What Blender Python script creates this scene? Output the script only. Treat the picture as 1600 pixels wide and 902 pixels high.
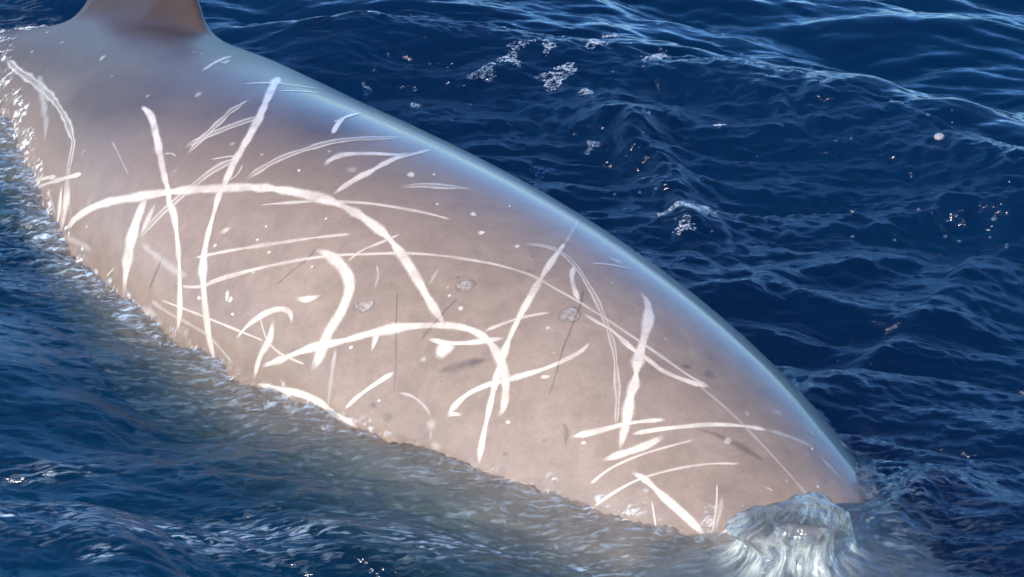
import bpy, math, random
import numpy as np
from mathutils import Vector

for o in list(bpy.data.objects):
    bpy.data.objects.remove(o)
sc = bpy.context.scene
C = sc.collection
R = math.radians

# ---------------------------------------------------------------- camera
PITCH = R(25.0); DIST = 13.0
cam_d = bpy.data.cameras.new('camera')
cam = bpy.data.objects.new('camera', cam_d); C.objects.link(cam)
cam.location = (0, -DIST*math.cos(PITCH), DIST*math.sin(PITCH))
cam.rotation_euler = (R(90)-PITCH, 0, 0)
cam_d.sensor_width = 36.0
cam_d.lens = 36.0*DIST/3.8
cam_d.clip_start = 0.1; cam_d.clip_end = 20000
sc.camera = cam

# ---------------------------------------------------------------- sky and sun
SUN = Vector((-0.52, -0.71, 0.47)).normalized()          # direction towards the sun
world = bpy.data.worlds.new('World'); sc.world = world; world.use_nodes = True
wn = world.node_tree.nodes; wl = world.node_tree.links
sky = wn.new('ShaderNodeTexSky'); sky.sky_type = 'NISHITA'; sky.sun_disc = False
sky.sun_elevation = math.asin(SUN.z)
sky.sun_rotation = math.atan2(SUN.x, SUN.y)
sky.air_density = 1.0; sky.dust_density = 0.0; sky.ozone_density = 6.0
tint = wn.new('ShaderNodeMix'); tint.data_type = 'RGBA'; tint.blend_type = 'MULTIPLY'; tint.inputs[0].default_value = 1.0
tint.inputs[7].default_value = (0.68, 0.92, 1.16, 1)                     # the camera's cool white balance
wl.new(sky.outputs[0], tint.inputs[6]); wl.new(tint.outputs[2], wn['Background'].inputs[0])
wn['Background'].inputs[1].default_value = 0.15
sun_d = bpy.data.lights.new('sun', 'SUN'); sun_d.energy = 4.5; sun_d.angle = R(0.5)
sun_d.color = (1.0, 0.95, 0.87)
sun = bpy.data.objects.new('sun', sun_d); C.objects.link(sun)
sun.rotation_euler = (-SUN).to_track_quat('-Z', 'Y').to_euler()
sun.location = SUN*30
vs = sc.view_settings
vs.view_transform = 'Standard'; vs.look = 'None'; vs.gamma = 1.0; vs.use_curve_mapping = False
vs.exposure = 1.3
cy = sc.cycles
cy.use_denoising = True
cy.max_bounces = 8; cy.transparent_max_bounces = 24; cy.diffuse_bounces = 2; cy.glossy_bounces = 3
cy.caustics_reflective = False; cy.caustics_refractive = True; cy.sample_clamp_indirect = 3.0; cy.sample_clamp_direct = 12.0; cy.blur_glossy = 0.5

rng = np.random.default_rng(7)
random.seed(7)
# ---------------------------------------------------------------- whale shape (body space: station u along the spine, angle th round it)
ST = np.array([  # x, y, z, radius: tail stock to beak tip
 (-4.05, 3.95,-0.74,0.07), (-3.72, 3.72,-0.74,0.11), (-3.30, 3.43,-0.70,0.18), (-2.85, 3.08,-0.60,0.28), (-2.45, 2.74,-0.47,0.38),
 (-2.113,2.418,-0.365,0.455), (-1.863,2.148,-0.295,0.505), (-1.642,1.850,-0.243,0.557), (-1.449,1.526,-0.205,0.617),
 (-1.277,1.181,-0.182,0.671), (-1.107,0.831,-0.169,0.714), (-0.919,0.493,-0.160,0.744), (-0.705,0.176,-0.152,0.760),
 (-0.473,-0.121,-0.149,0.761), (-0.232,-0.399,-0.156,0.748), (0.012,-0.663,-0.175,0.720), (0.256,-0.922,-0.210,0.680),
 (0.494,-1.183,-0.265,0.631), (0.727,-1.444,-0.349,0.572), (0.956,-1.700,-0.440,0.500), (1.19,-1.955,-0.535,0.425),
 (1.40,-2.18,-0.62,0.33), (1.58,-2.37,-0.69,0.22), (1.74,-2.54,-0.735,0.12), (1.90,-2.71,-0.76,0.03)])
NST = len(ST)

def spine(u):
    """Catmull-Rom through the stations; u in [0, NST-1] -> centre, radius, tangent, side, up"""
    u = np.asarray(u, float)
    def at(v):
        v = np.clip(v, 0, NST-1.0001); i = v.astype(int); w = (v-i)[:, None]
        g = lambda k: ST[np.clip(i+k, 0, NST-1)]
        a, b, c, d = g(-1), g(0), g(1), g(2)
        return 0.5*(2*b+(c-a)*w+(2*a-5*b+4*c-d)*w*w+(3*b-a-3*c+d)*w**3)
    p = at(u); t = at(u+0.02)[:, :3]-at(u-0.02)[:, :3]
    t /= np.linalg.norm(t, axis=1, keepdims=True)
    s = np.cross(t, [0, 0, 1.0]); s /= np.linalg.norm(s, axis=1, keepdims=True)
    return p[:, :3], np.maximum(p[:, 3], 0.012), t, s, np.cross(s, t)

FIN_R, FIN_F, FIN_T = 5.8, 8.0, 2.00      # stations of the fin's trailing and leading root; the whale is rolled a little away
def sstep(a, b, x):
    t = np.clip((x-a)/(b-a), 0, 1); return t*t*(3-2*t)

def surf(u, th):
    """points on the skin; th in radians: 0 = right flank (towards the camera), pi/2 = back ridge"""
    u = np.asarray(u, float); th = np.asarray(th, float)
    c, r, t, s, up = spine(u)
    ct, sn = np.cos(th), np.sin(th)
    rad = r*(1+0.02*np.cos(2*th))
    p = c+rad[:, None]*(ct[:, None]*s+sn[:, None]*up)
    # dorsal fin, drawn up out of the back with concave flanks
    arc = np.abs(th-FIN_T)*r
    prof = np.clip(1/(1+(arc/0.055)**2.3)-0.012, 0, 1)
    lead = np.clip((8.42-u)/1.30, 0, 1)**2.6
    back = np.clip((u-5.25)/0.70, 0, 1)**2.6
    h = 0.42*lead*back*prof
    lean = 0.5*np.maximum(h-0.12, 0)
    fd = math.cos(FIN_T)*s+math.sin(FIN_T)*up
    p = p+h[:, None]*fd-lean[:, None]*t
    # blowhole hump just behind the head
    hump = 0.050*np.exp(-((u-BLOW[0])/0.30)**2-((th-BLOW[1])/0.14)**2)
    p = p+hump[:, None]*(ct[:, None]*s+sn[:, None]*up)
    return p
BLOW = (18.80, 0.97)
# ---------------------------------------------------------------- materials
def new_mat(name):
    m = bpy.data.materials.new(name); m.use_nodes = True
    nt = m.node_tree; nt.nodes.clear()
    out = nt.nodes.new('ShaderNodeOutputMaterial')
    return m, nt, nt.nodes, nt.links, out
def noise(nt, vec, scale, detail=4, rough=0.55, dist=0.0):
    n = nt.nodes.new('ShaderNodeTexNoise'); n.inputs['Scale'].default_value = scale
    n.inputs['Detail'].default_value = detail; n.inputs['Roughness'].default_value = rough
    n.inputs['Distortion'].default_value = dist
    if vec is not None: nt.links.new(vec, n.inputs['Vector'])
    return n
def ramp(nt, fac, stops):
    n = nt.nodes.new('ShaderNodeValToRGB'); cr = n.color_ramp
    while len(cr.elements) < len(stops): cr.elements.new(0.5)
    for e, (p, c) in zip(cr.elements, stops):
        e.position = p; e.color = (*c, 1) if len(c) == 3 else c
    nt.links.new(fac, n.inputs[0]); return n
def mapping(nt, vec, scale=(1, 1, 1), rot=(0, 0, 0)):
    n = nt.nodes.new('ShaderNodeMapping'); n.inputs['Scale'].default_value = scale; n.inputs['Rotation'].default_value = rot
    nt.links.new(vec, n.inputs['Vector']); return n.outputs[0]
def math_n(nt, op, a, b=None, clamp=False):
    n = nt.nodes.new('ShaderNodeMath'); n.operation = op; n.use_clamp = clamp
    for k, v in enumerate((a, b)):
        if v is None: continue
        if isinstance(v, (int, float)): n.inputs[k].default_value = v
        else: nt.links.new(v, n.inputs[k])
    return n.outputs[0]
def mixc(nt, fac, a, b, mode='MIX'):
    n = nt.nodes.new('ShaderNodeMix'); n.data_type = 'RGBA'; n.blend_type = mode
    for k, v in ((0, fac), (6, a), (7, b)):
        if isinstance(v, (int, float)): n.inputs[k].default_value = v
        elif isinstance(v, tuple): n.inputs[k].default_value = (*v, 1)
        else: nt.links.new(v, n.inputs[k])
    return n.outputs[2]

def water_surface(name, density=1.0, milk=(0.34, 0.43, 0.50), volume=True, bump=0.38, refr=0.56):
    """clear sea water: mirror-like skin by Fresnel over a see-through body that swallows red first"""
    m, nt, N, L, out = new_mat(name)
    tc = N.new('ShaderNodeTexCoord')
    n1 = noise(nt, mapping(nt, tc.outputs['Object'], (1.0, 2.4, 1.0), (0, 0, R(-14))), 34, 3, 0.6, 0.3)
    n2 = noise(nt, mapping(nt, tc.outputs['Object'], (1.0, 1.8, 1.0), (0, 0, R(22))), 95, 2, 0.5)
    hgt = math_n(nt, 'ADD', n1.outputs[0], math_n(nt, 'MULTIPLY', n2.outputs[0], 0.35))
    att = N.new('ShaderNodeAttribute'); att.attribute_name = 'ripple'
    bp = N.new('ShaderNodeBump'); bp.inputs['Distance'].default_value = 0.012
    L.new(math_n(nt, 'MULTIPLY', att.outputs['Fac'], bump), bp.inputs['Strength'])
    L.new(hgt, bp.inputs['Height'])
    fr = N.new('ShaderNodeFresnel'); fr.inputs['IOR'].default_value = 1.34
    L.new(bp.outputs[0], fr.inputs['Normal'])
    gl = N.new('ShaderNodeBsdfGlossy'); gl.inputs['Roughness'].default_value = 0.09
    L.new(bp.outputs[0], gl.inputs['Normal'])
    tr = N.new('ShaderNodeBsdfTransparent'); tr.inputs[0].default_value = (0.97, 0.985, 1, 1)
    rf = N.new('ShaderNodeBsdfRefraction'); rf.inputs['IOR'].default_value = 1.33; rf.inputs['Roughness'].default_value = 0.0
    rf.inputs[0].default_value = (0.97, 0.985, 1, 1); L.new(bp.outputs[0], rf.inputs['Normal'])
    rx = N.new('ShaderNodeMixShader'); rx.inputs[0].default_value = refr
    L.new(tr.outputs[0], rx.inputs[1]); L.new(rf.outputs[0], rx.inputs[2])
    base = rx.outputs[0]
    # froth: whipped-in air turns it milky; along the waterline the white is painted sun glitter
    fa = N.new('ShaderNodeAttribute'); fa.attribute_name = 'froth_glitter'
    n3 = noise(nt, mapping(nt, tc.outputs['Object'], (1.0, 4.5, 1.0), (0, 0, R(-8))), 13, 8, 0.72, 0.6)
    n3r = ramp(nt, n3.outputs[0], [(0.50, (0, 0, 0)), (0.68, (1, 1, 1))])
    di = N.new('ShaderNodeBsdfDiffuse'); di.inputs[0].default_value = (*milk, 1)
    mf = N.new('ShaderNodeMixShader')
    L.new(math_n(nt, 'MULTIPLY', fa.outputs['Fac'], n3r.outputs[0], True), mf.inputs[0])
    L.new(base, mf.inputs[1]); L.new(di.outputs[0], mf.inputs[2])
    mx = N.new('ShaderNodeMixShader'); ge = N.new('ShaderNodeNewGeometry')
    L.new(math_n(nt, 'MULTIPLY', fr.outputs[0], math_n(nt, 'SUBTRACT', 1.0, ge.outputs['Backfacing'])), mx.inputs[0])   # no mirror on the water's inner side
    L.new(mf.outputs[0], mx.inputs[1]); L.new(gl.outputs[0], mx.inputs[2])
    L.new(mx.outputs[0], out.inputs['Surface'])
    if volume:
        va = N.new('ShaderNodeVolumeAbsorption')
        va.inputs[0].default_value = (0.0, 0.52, 0.74, 1); va.inputs[1].default_value = 1.15*density
        L.new(va.outputs[0], out.inputs['Volume'])
    return m
M_SEA = water_surface('sea_water')

def upwell_mat():
    m, nt, N, L, out = new_mat('upwell_floor')
    d = N.new('ShaderNodeBsdfDiffuse'); d.inputs[0].default_value = (0.05, 0.36, 0.22, 1)  # diffuse colour of the added floor, in place of upwelling light
    L.new(d.outputs[0], out.inputs[0]); return m
M_UPWELL = upwell_mat()

def skin_mat():
    m, nt, N, L, out = new_mat('wet_whale_skin')
    tc = N.new('ShaderNodeTexCoord'); ob = tc.outputs['Object']
    at = N.new('ShaderNodeAttribute'); at.attribute_name = 'pigment'       # body-space pigment map: R dark saddle, G tan, B fin brown
    sep = N.new('ShaderNodeSeparateColor'); L.new(at.outputs['Color'], sep.inputs[0])
    n1 = noise(nt, ob, 2.2, 6, 0.6, 0.6)
    n2 = noise(nt, ob, 14, 5, 0.65)
    n3 = noise(nt, ob, 120, 3, 0.6)
    base = ramp(nt, n1.outputs[0], [(0.3, (0.136, 0.097, 0.073)), (0.7, (0.186, 0.134, 0.101))]).outputs[0]
    nd = math_n(nt, 'ADD', sep.outputs[0], math_n(nt, 'MULTIPLY', math_n(nt, 'SUBTRACT', n1.outputs[0], 0.5), 0.9))
    nd = math_n(nt, 'ADD', nd, math_n(nt, 'MULTIPLY', math_n(nt, 'SUBTRACT', n2.outputs[0], 0.5), 0.35))
    nd = math_n(nt, 'MULTIPLY', nd, math_n(nt, 'MULTIPLY', sep.outputs[0], 3.5, True), True)
    col = mixc(nt, nd, base, (0.058, 0.036, 0.025))
    col = mixc(nt, math_n(nt, 'MULTIPLY', sep.outputs[2], 0.97), col, (0.030, 0.020, 0.015))
    mot = ramp(nt, n2.outputs[0], [(0.28, (0.83, 0.83, 0.84)), (0.72, (1.10, 1.09, 1.08))]).outputs[0]
    col = mixc(nt, 1.0, col, mot, 'MULTIPLY')
    sp = N.new('ShaderNodeTexVoronoi'); sp.inputs['Scale'].default_value = 26; L.new(ob, sp.inputs['Vector'])
    spr = ramp(nt, sp.outputs['Distance'], [(0.05, (0.6, 0.58, 0.58)), (0.10, (1, 1, 1))]).outputs[0]
    col = mixc(nt, math_n(nt, 'GREATER_THAN', n2.outputs[0], 0.54), col, mixc(nt, 1.0, col, spr, 'MULTIPLY'))
    fine = ramp(nt, n3.outputs[0], [(0.25, (0.9, 0.9, 0.9)), (0.75, (1.06, 1.06, 1.06))]).outputs[0]
    col = mixc(nt, 1.0, col, fine, 'MULTIPLY')
    b = N.new('ShaderNodeBsdfPrincipled'); L.new(col, b.inputs['Base Color'])
    b.inputs['Roughness'].default_value = 0.42; b.inputs['Specular IOR Level'].default_value = 0.2
    ge = N.new('ShaderNodeNewGeometry'); sx = N.new('ShaderNodeSeparateXYZ'); L.new(ge.outputs['Position'], sx.inputs[0])
    dry = ramp(nt, math_n(nt, 'ADD', math_n(nt, 'MULTIPLY', sx.outputs[2], 12), 0.3), [(0.0, (0, 0, 0)), (0.6, (1, 1, 1))]).outputs[0]   # under water the wet gloss has nothing to mirror
    L.new(math_n(nt, 'MULTIPLY', dry, math_n(nt, 'SUBTRACT', 0.45, math_n(nt, 'MULTIPLY', sep.outputs[1], 0.30))), b.inputs['Coat Weight']); L.new(math_n(nt, 'MULTIPLY', dry, 0.12), b.inputs['Specular IOR Level'])
    L.new(math_n(nt, 'ADD', ramp(nt, n1.outputs[0], [(0.35, (0.06,)*3), (0.65, (0.15,)*3)]).outputs[0], math_n(nt, 'MULTIPLY', sep.outputs[1], 0.3)), b.inputs['Coat Roughness']); b.inputs['Coat IOR'].default_value = 1.34
    b.inputs['Subsurface Weight'].default_value = 0.0
    bp = N.new('ShaderNodeBump'); bp.inputs['Strength'].default_value = 0.10; bp.inputs['Distance'].default_value = 0.01
    L.new(math_n(nt, 'ADD', n2.outputs[0], math_n(nt, 'MULTIPLY', n3.outputs[0], 0.12)), bp.inputs['Height'])
    L.new(bp.outputs[0], b.inputs['Normal'])
    L.new(b.outputs[0], out.inputs[0]); return m
M_SKIN = skin_mat()
# ---------------------------------------------------------------- mesh helpers
def mesh_obj(name, verts, faces, mat, parent=None, smooth=True):
    """one mesh object from numpy arrays (faces: quads n x 4 or tris n x 3)"""
    me = bpy.data.meshes.new(name)
    v = np.asarray(verts, np.float32); f = np.asarray(faces, np.int32); k = f.shape[1]
    me.vertices.add(len(v)); me.vertices.foreach_set('co', v.ravel())
    me.loops.add(f.size); me.loops.foreach_set('vertex_index', f.ravel())
    me.polygons.add(len(f)); me.polygons.foreach_set('loop_start', np.arange(0, f.size, k, dtype=np.int32))
    me.update(calc_edges=True)
    me.polygons.foreach_set('use_smooth', np.full(len(f), smooth))
    me.materials.append(mat)
    o = bpy.data.objects.new(name, me); C.objects.link(o)
    if parent is not None: o.parent = parent
    return o
def fattr(o, name, vals):
    a = o.data.attributes.new(name, 'FLOAT', 'POINT'); a.data.foreach_set('value', np.asarray(vals, np.float32).ravel())
def tag(o, label=None, cat=None, group=None, kind=None):
    for k, v in (('label', label), ('category', cat), ('group', group), ('kind', kind)):
        if v: o[k] = v
    return o
def grid_faces(n, m, wrap=False):
    i, j = np.meshgrid(np.arange(n-1), np.arange(m if wrap else m-1), indexing='ij')
    j2 = (j+1) % m
    return np.stack([i*m+j, (i+1)*m+j, (i+1)*m+j2, i*m+j2], -1).reshape(-1, 4)

# ---------------------------------------------------------------- whale body grid (needed by the sea for its waterline)
UU = np.linspace(0, NST-1, 520)
q = np.linspace(-1, 1, 361)[:-1]
TH = FIN_T+math.pi*np.sign(q)*np.abs(q)**1.55            # denser towards the ridge, where the fin rises
ug, tg = np.meshgrid(UU, TH, indexing='ij')
BODY = surf(ug.ravel(), tg.ravel())

# ---------------------------------------------------------------- the sea: a sheet of waves, closed below so that it holds water
def axis(a, b, step, far, grow=1.22):
    x = list(np.arange(a, b, step)); s = step
    while x[-1] < far: s *= grow; x.append(x[-1]+s)
    s = step; lo = []
    p = a
    while p > -far: s *= grow; p -= s; lo.append(p)
    return np.array(lo[::-1]+x)
SX = axis(-2.45, 2.45, 0.0048, 4000); SY = axis(-2.35, 3.35, 0.0072, 4000)
X, Y = np.meshgrid(SX, SY, indexing='ij')

def spectrum_tile(n, Lt, kmin, kmax, power, heading, spread, seed, iso=0.15):
    """a periodic patch of wind ripples; returns height and sideways sharpening, scaled to unit rms slope"""
    g = np.random.default_rng(seed)
    k = 2*math.pi*np.fft.fftfreq(n, Lt/n); kx, ky = np.meshgrid(k, k, indexing='ij')
    kk = np.hypot(kx, ky); kk[0, 0] = 1
    cosd = (kx*math.cos(heading)+ky*math.sin(heading))/kk
    amp = kk**(-power)*(np.abs(cosd)**spread+iso)*np.exp(-(kk/kmax)**2)*(1-np.exp(-(kk/kmin)**4))
    amp[0, 0] = 0
    hk = amp*(g.normal(size=(n, n))+1j*g.normal(size=(n, n)))
    h = np.fft.ifft2(hk).real
    dx = np.fft.ifft2(-1j*kx/kk*hk).real; dy = np.fft.ifft2(-1j*ky/kk*hk).real
    gx, gy = np.gradient(h, Lt/n)
    s = 1/np.sqrt((gx**2+gy**2).mean())
    return [a*s for a in (h, dx, dy)]
def sample(tile, Lt, x, y):
    n = tile.shape[0]; fx = (x/Lt*n) % n; fy = (y/Lt*n) % n
    i = fx.astype(int); j = fy.astype(int); a = fx-i; b = fy-j; i1 = (i+1) % n; j1 = (j+1) % n; i %= n; j %= n
    return tile[i, j]*(1-a)*(1-b)+tile[i1, j]*a*(1-b)+tile[i, j1]*(1-a)*b+tile[i1, j1]*a*b
def poly_dist(pts, x, y):
    """distance to a polyline, side (+ = left of its direction), position along it 0..1"""
    p = np.array(pts, float); seg = np.linalg.norm(np.diff(p, axis=0), axis=1); cum = np.r_[0, np.cumsum(seg)]
    best = np.full(x.shape, 1e9); side = np.zeros(x.shape); al = np.zeros(x.shape)
    for i in range(len(p)-1):
        d = (p[i+1]-p[i])/seg[i]; rx = x-p[i, 0]; ry = y-p[i, 1]
        t = np.clip(rx*d[0]+ry*d[1], 0, seg[i]); ex = rx-t*d[0]; ey = ry-t*d[1]
        dd = np.hypot(ex, ey); mk = dd < best
        best = np.where(mk, dd, best); side = np.where(mk, np.sign(d[0]*ry-d[1]*rx), side); al = np.where(mk, (cum[i]+t)/cum[-1], al)
    return best, side, al
def smooth_line(pts, n=8):
    p = np.array(pts, float); p = np.vstack([2*p[0]-p[1], p, 2*p[-1]-p[-2]]); o = []
    for i in range(1, len(p)-2):
        for w in np.linspace(0, 1, n, endpoint=False):
            a, b, c, d = p[i-1:i+3]
            o.append(0.5*(2*b+(c-a)*w+(2*a-5*b+4*c-d)*w*w+(3*b-a-3*c+d)*w**3))
    o.append(p[-2]); return np.array(o)
def blob(cx, cy, rx, ry, rot=0.0):
    c, s = math.cos(rot), math.sin(rot); dx = X-cx; dy = Y-cy
    return np.exp(-((dx*c+dy*s)/rx)**2-((-dx*s+dy*c)/ry)**2)

near = np.clip(1-np.maximum(np.abs(X)-2.4, np.abs(Y-0.4)-2.9)/0.8, 0, 1)      # fine ripples only where the sheet can carry them
mid = np.clip(1-np.hypot(X, Y)/60, 0, 1)
LONG = spectrum_tile(512, 7.3, 2.2, 22, 1.9, R(72), 3, 3, 0.10)
MEDI = spectrum_tile(2048, 5.1, 12, 190, 2.1, R(76), 6, 11, 0.05)
FINE = spectrum_tile(1024, 2.3, 60, 300, 1.25, R(66), 3, 23, 0.12)
CHUR = spectrum_tile(1024, 3.1, 30, 150, 1.7, R(20), 1, 31, 1.0)
GLIT = spectrum_tile(512, 1.3, 110, 330, 1.6, R(110), 1, 47, 0.8)

# waterline of the whale on the level sea, both flanks
bz = BODY.reshape(len(UU), len(TH), 3)
def waterline(cols):
    out = []
    for i in range(len(UU)):
        z = bz[i, cols, 2]; up = np.nonzero((z[:-1] < 0) & (z[1:] >= 0))[0]
        if len(up):
            j = up[0]; w = -z[j]/(z[j+1]-z[j]); a = bz[i, cols]; out.append((a[j]*(1-w)+a[j+1]*w)[:2])
    return np.array(out)
top = int(np.argmin(np.abs(TH-math.pi/2)))
WL_N = waterline(np.arange(0, top+1))[::3]                                       # towards the camera
WL_F = waterline(np.arange(len(TH)-1, top-1, -1))[::3]
box = near > 0
dN = np.full(X.shape, 9.0); dF = np.full(X.shape, 9.0)
dN[box], _, aN_ = poly_dist(WL_N, X[box], Y[box]); dF[box], _, _ = poly_dist(WL_F, X[box], Y[box])

FROTH = [   # x, y, half length, half width, turn, strength of air whipped into the water
    (-1.619, -1.888, 0.062, 0.034, 0.40, 0.80),
    (-1.288, -2.097, 0.032, 0.053, -1.80, 1.00),
    (-0.990, -1.888, 0.536, 0.103, 0.00, 0.80),
    (-0.226, -1.939, 0.308, 0.093, -0.20, 0.75),
    (0.266, -2.006, 0.123, 0.038, -0.10, 0.70),
    (-1.517, -1.436, 0.192, 0.046, 0.00, 0.35),
    (0.698, 0.615, 0.059, 0.111, -1.40, 0.60),
]
H = np.zeros(X.shape)
def ridge(pts, amp, front, backw, ends=(0.15, 0.15), wob=0.0, seed=1):
    """a wave crest along a line: steep on its right-hand side, long on its left"""
    d, s, a = poly_dist(smooth_line(np.array(pts, float)), X, Y)
    sd = d*s
    if wob: sd = sd+wob*(sample(CHUR[0], 3.1, X*0.45+seed, Y*0.45)/0.02)
    env = sstep(0, ends[0], a)*sstep(0, ends[1], 1-a)
    pr = np.where(sd > 0, np.exp(-(sd/backw)**1.6), np.exp(-(np.abs(sd)/front)**1.7))
    return amp*env*pr, d, s, a
# the dark crest that runs across the back of the picture, facing the camera
c1, d1, s1, a1 = ridge([(-1.5, 2.22), (-0.91, 2.40), (-0.48, 2.49), (0.0, 2.34), (0.55, 2.09), (0.98, 1.88), (1.34, 1.63), (1.70, 1.30), (2.04, 0.90), (2.6, 0.30)], 0.165, 0.34, 0.46, (0.2, 0.05), 0.010)
c2, d2, s2, a2 = ridge([(0.10, 1.62), (0.45, 1.48), (0.60, 1.06), (0.66, 0.66), (0.78, 0.28)], 0.085, 0.09, 0.12, (0.3, 0.3), 0.02, 4)
c3, d3, s3, a3 = ridge([(0.95, 0.60), (1.40, 0.55), (1.70, 0.65), (2.05, 0.60), (2.4, 0.4)], 0.068, 0.10, 0.22, (0.35, 0.2), 0.015, 6)
c4, d4, s4, a4 = ridge([(1.00, -0.98), (1.16, -0.80), (1.45, -0.40), (1.77, 0.14), (2.1, 0.5)], 0.055, 0.16, 0.10, (0.3, 0.3), 0.01, 9)
c5, d5, s5, a5 = ridge([(0.55, -0.30), (0.95, 0.02), (1.35, 0.22), (1.8, 0.45)], 0.04, 0.12, 0.12, (0.3, 0.3), 0.01, 2)
H += (c1+c2+c3+c4+c5)
# the hollow and swell on the camera's side of the whale
H += 0.05*blob(-1.95, -0.55, 0.42, 0.55, R(-30)) - 0.06*blob(-1.10, -1.05, 0.28, 0.50, R(-35)) + 0.035*blob(-0.35, -1.45, 0.7, 0.35, R(-25))
c6, d6, s6, a6 = ridge([(-2.3, -1.72), (-1.75, -1.82), (-1.45, -1.86), (-1.28, -2.0), (-1.18, -2.2), (-1.1, -2.5)], 0.075, 0.22, 0.16, (0.05, 0.05), 0.006, 3)
H += c6
c7, d7, s7, a7 = ridge([(0.98, -2.12), (1.12, -1.98), (1.24, -1.82), (1.36, -1.63), (1.50, -1.58), (1.70, -1.62)], 0.06, 0.10, 0.07, (0.25, 0.35), 0.006, 5)
H += c7
behind = np.where(s1 > 0, sstep(0.0, 0.10, d1), 0)*near                       # calm water beyond the crest
churn = np.exp(-(d2/0.28)**2)+np.where(s1 < 0, np.exp(-((d1-0.18)/0.30)**2), 0)*sstep(.25, .6, a1)+0.8*np.exp(-(d3/0.20)**2)+np.exp(-(dF/0.12)**2)
churn = np.clip(churn, 0, 1)*(1-behind)
calm = blob(-1.75, -0.75, 0.55, 0.55)
film = np.exp(-(dN/0.11)**2)
lee = np.exp(-(dN/0.45)**2)
aL = 0.13*mid*(1-0.4*lee)*(1+0.9*behind); face = np.where(s1 < 0, np.exp(-((d1-0.10)/0.13)**2), 0)*sstep(0.05, 0.3, a1)*(1-0.7*sstep(.45, .6, a1))
aM = (0.33*(1-0.22*behind)*(1-0.6*np.clip(face+0.6*np.where(s1 < 0, np.exp(-((d1-0.16)/0.15)**2), 0), 0, 1))*(1-0.5*calm))*near*(1-0.1*lee)
aF = (0.25*(1-0.9*behind)*(1-0.35*calm))*near; aC = (0.26*churn+0.07*film+0.05*lee)*near; headz = blob(1.28, -1.62, 0.28, 0.40, R(-40)); aG = (0.28*film+0.20*lee+0.35*headz)*(1-0.6*calm)*near
DX = np.zeros(X.shape); DY = np.zeros(X.shape)
for tile, Lt, amp, chop in ((LONG, 7.3, aL, 0.9), (MEDI, 5.1, aM, 0.35), (FINE, 2.3, aF, 0.4), (CHUR, 3.1, aC, 0.2), (GLIT, 1.3, aG, 0.2)):
    H += amp*sample(tile[0], Lt, X, Y); DX += chop*amp*sample(tile[1], Lt, X, Y); DY += chop*amp*sample(tile[2], Lt, X, Y)
# the sheet clings to the flank and piles up round the head
H += 0.010*film-0.05*np.exp(-(dN/0.5)**2)*sstep(-0.9, 0.1, X)*sstep(1.15, 0.85, X)
SEA_V = np.stack([X+DX, Y+DY, H], -1).reshape(-1, 3)
nx, ny = X.shape
f_top = grid_faces(nx, ny)
idx = np.arange(nx*ny).reshape(nx, ny)
rim = np.concatenate([idx[:, 0], idx[-1, 1:], idx[-2::-1, -1], idx[0, -2:0:-1]])
DEPTH = -1.5
low = SEA_V[rim].copy(); low[:, 2] = DEPTH-0.3
nl = len(SEA_V); r2 = np.arange(len(rim)); rn = (r2+1) % len(rim)
f_side = np.stack([rim[r2], nl+r2, nl+rn, rim[rn]], -1)
ctr = len(SEA_V)+len(low)
verts = np.vstack([SEA_V, low, [(0, 0, DEPTH-0.3)]])
f_bot = np.stack([np.full(len(rim), ctr), nl+rn, nl+r2, nl+r2], -1)
me_faces = np.vstack([f_top, f_side])
sea = mesh_obj('sea_water', verts[:ctr], me_faces, M_SEA)
sea['kind'] = 'structure'
pad = np.zeros(len(low))
rip = (1-0.85*behind)*(0.5+0.5*near)+0.6*film
fattr(sea, 'ripple', np.r_[rip.ravel(), pad])
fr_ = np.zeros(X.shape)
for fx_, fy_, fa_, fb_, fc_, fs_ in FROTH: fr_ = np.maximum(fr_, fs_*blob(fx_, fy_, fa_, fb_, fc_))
fr_ = np.clip(fr_+0.30*film+0.5*film*sstep(-0.8, -1.5, X)+0.24*lee*(Y < 0.9-X), 0, 1)  # the film terms add white that stands in for sun glitter
fattr(sea, 'froth_glitter', np.r_[fr_.ravel(), pad])
# added floor: its colour stands in for light scattered up from depth
deep = mesh_obj('upwell_floor', [(-4500, -4500, DEPTH), (4500, -4500, DEPTH), (4500, 4500, DEPTH), (-4500, 4500, DEPTH)], [(0, 1, 2, 3)], M_UPWELL)
deep['kind'] = 'structure'
# ---------------------------------------------------------------- the whale: one continuous skin
capT = len(BODY); capH = capT+1
bv = np.vstack([BODY, spine(np.array([0.0]))[0], spine(np.array([NST-1.0]))[0]])
whale = mesh_obj('beaked_whale', bv, grid_faces(len(UU), len(TH), True)[:, ::-1], M_SKIN)
tag(whale, 'grey-brown beaked whale covered in pale scars, its back arched out of the sea', 'whale')
uu = np.r_[ug.ravel(), 0, NST-1]; tt = np.r_[tg.ravel(), 0, 0]
def ug_blob(u0, t0, ru, rt): return np.exp(-((uu-u0)/ru)**2-((tt-t0)/rt)**2)
dark = 0.80*sstep(0.65, 1.5, tt)*sstep(16.5, 9, uu)+0.60*sstep(13.0, 8.0, uu)*sstep(0.25, 0.9, tt)+0.6*ug_blob(12.1, 1.58, 0.45, 0.17)+0.35*ug_blob(9.2, 1.0, 0.8, 0.3)
dark = np.clip(dark, 0, 1)
fin = sstep(0.46, 0.08, np.abs(tt-FIN_T))*sstep(FIN_R-.6, FIN_R+.4, uu)*sstep(FIN_F+0.3, FIN_F-0.8, uu)
col = np.stack([dark, sstep(11.5, 8.5, uu), fin, np.ones_like(dark)], -1).astype(np.float32)
ca = whale.data.color_attributes.new('pigment', 'FLOAT_COLOR', 'POINT'); ca.data.foreach_set('color', col.ravel())
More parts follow.
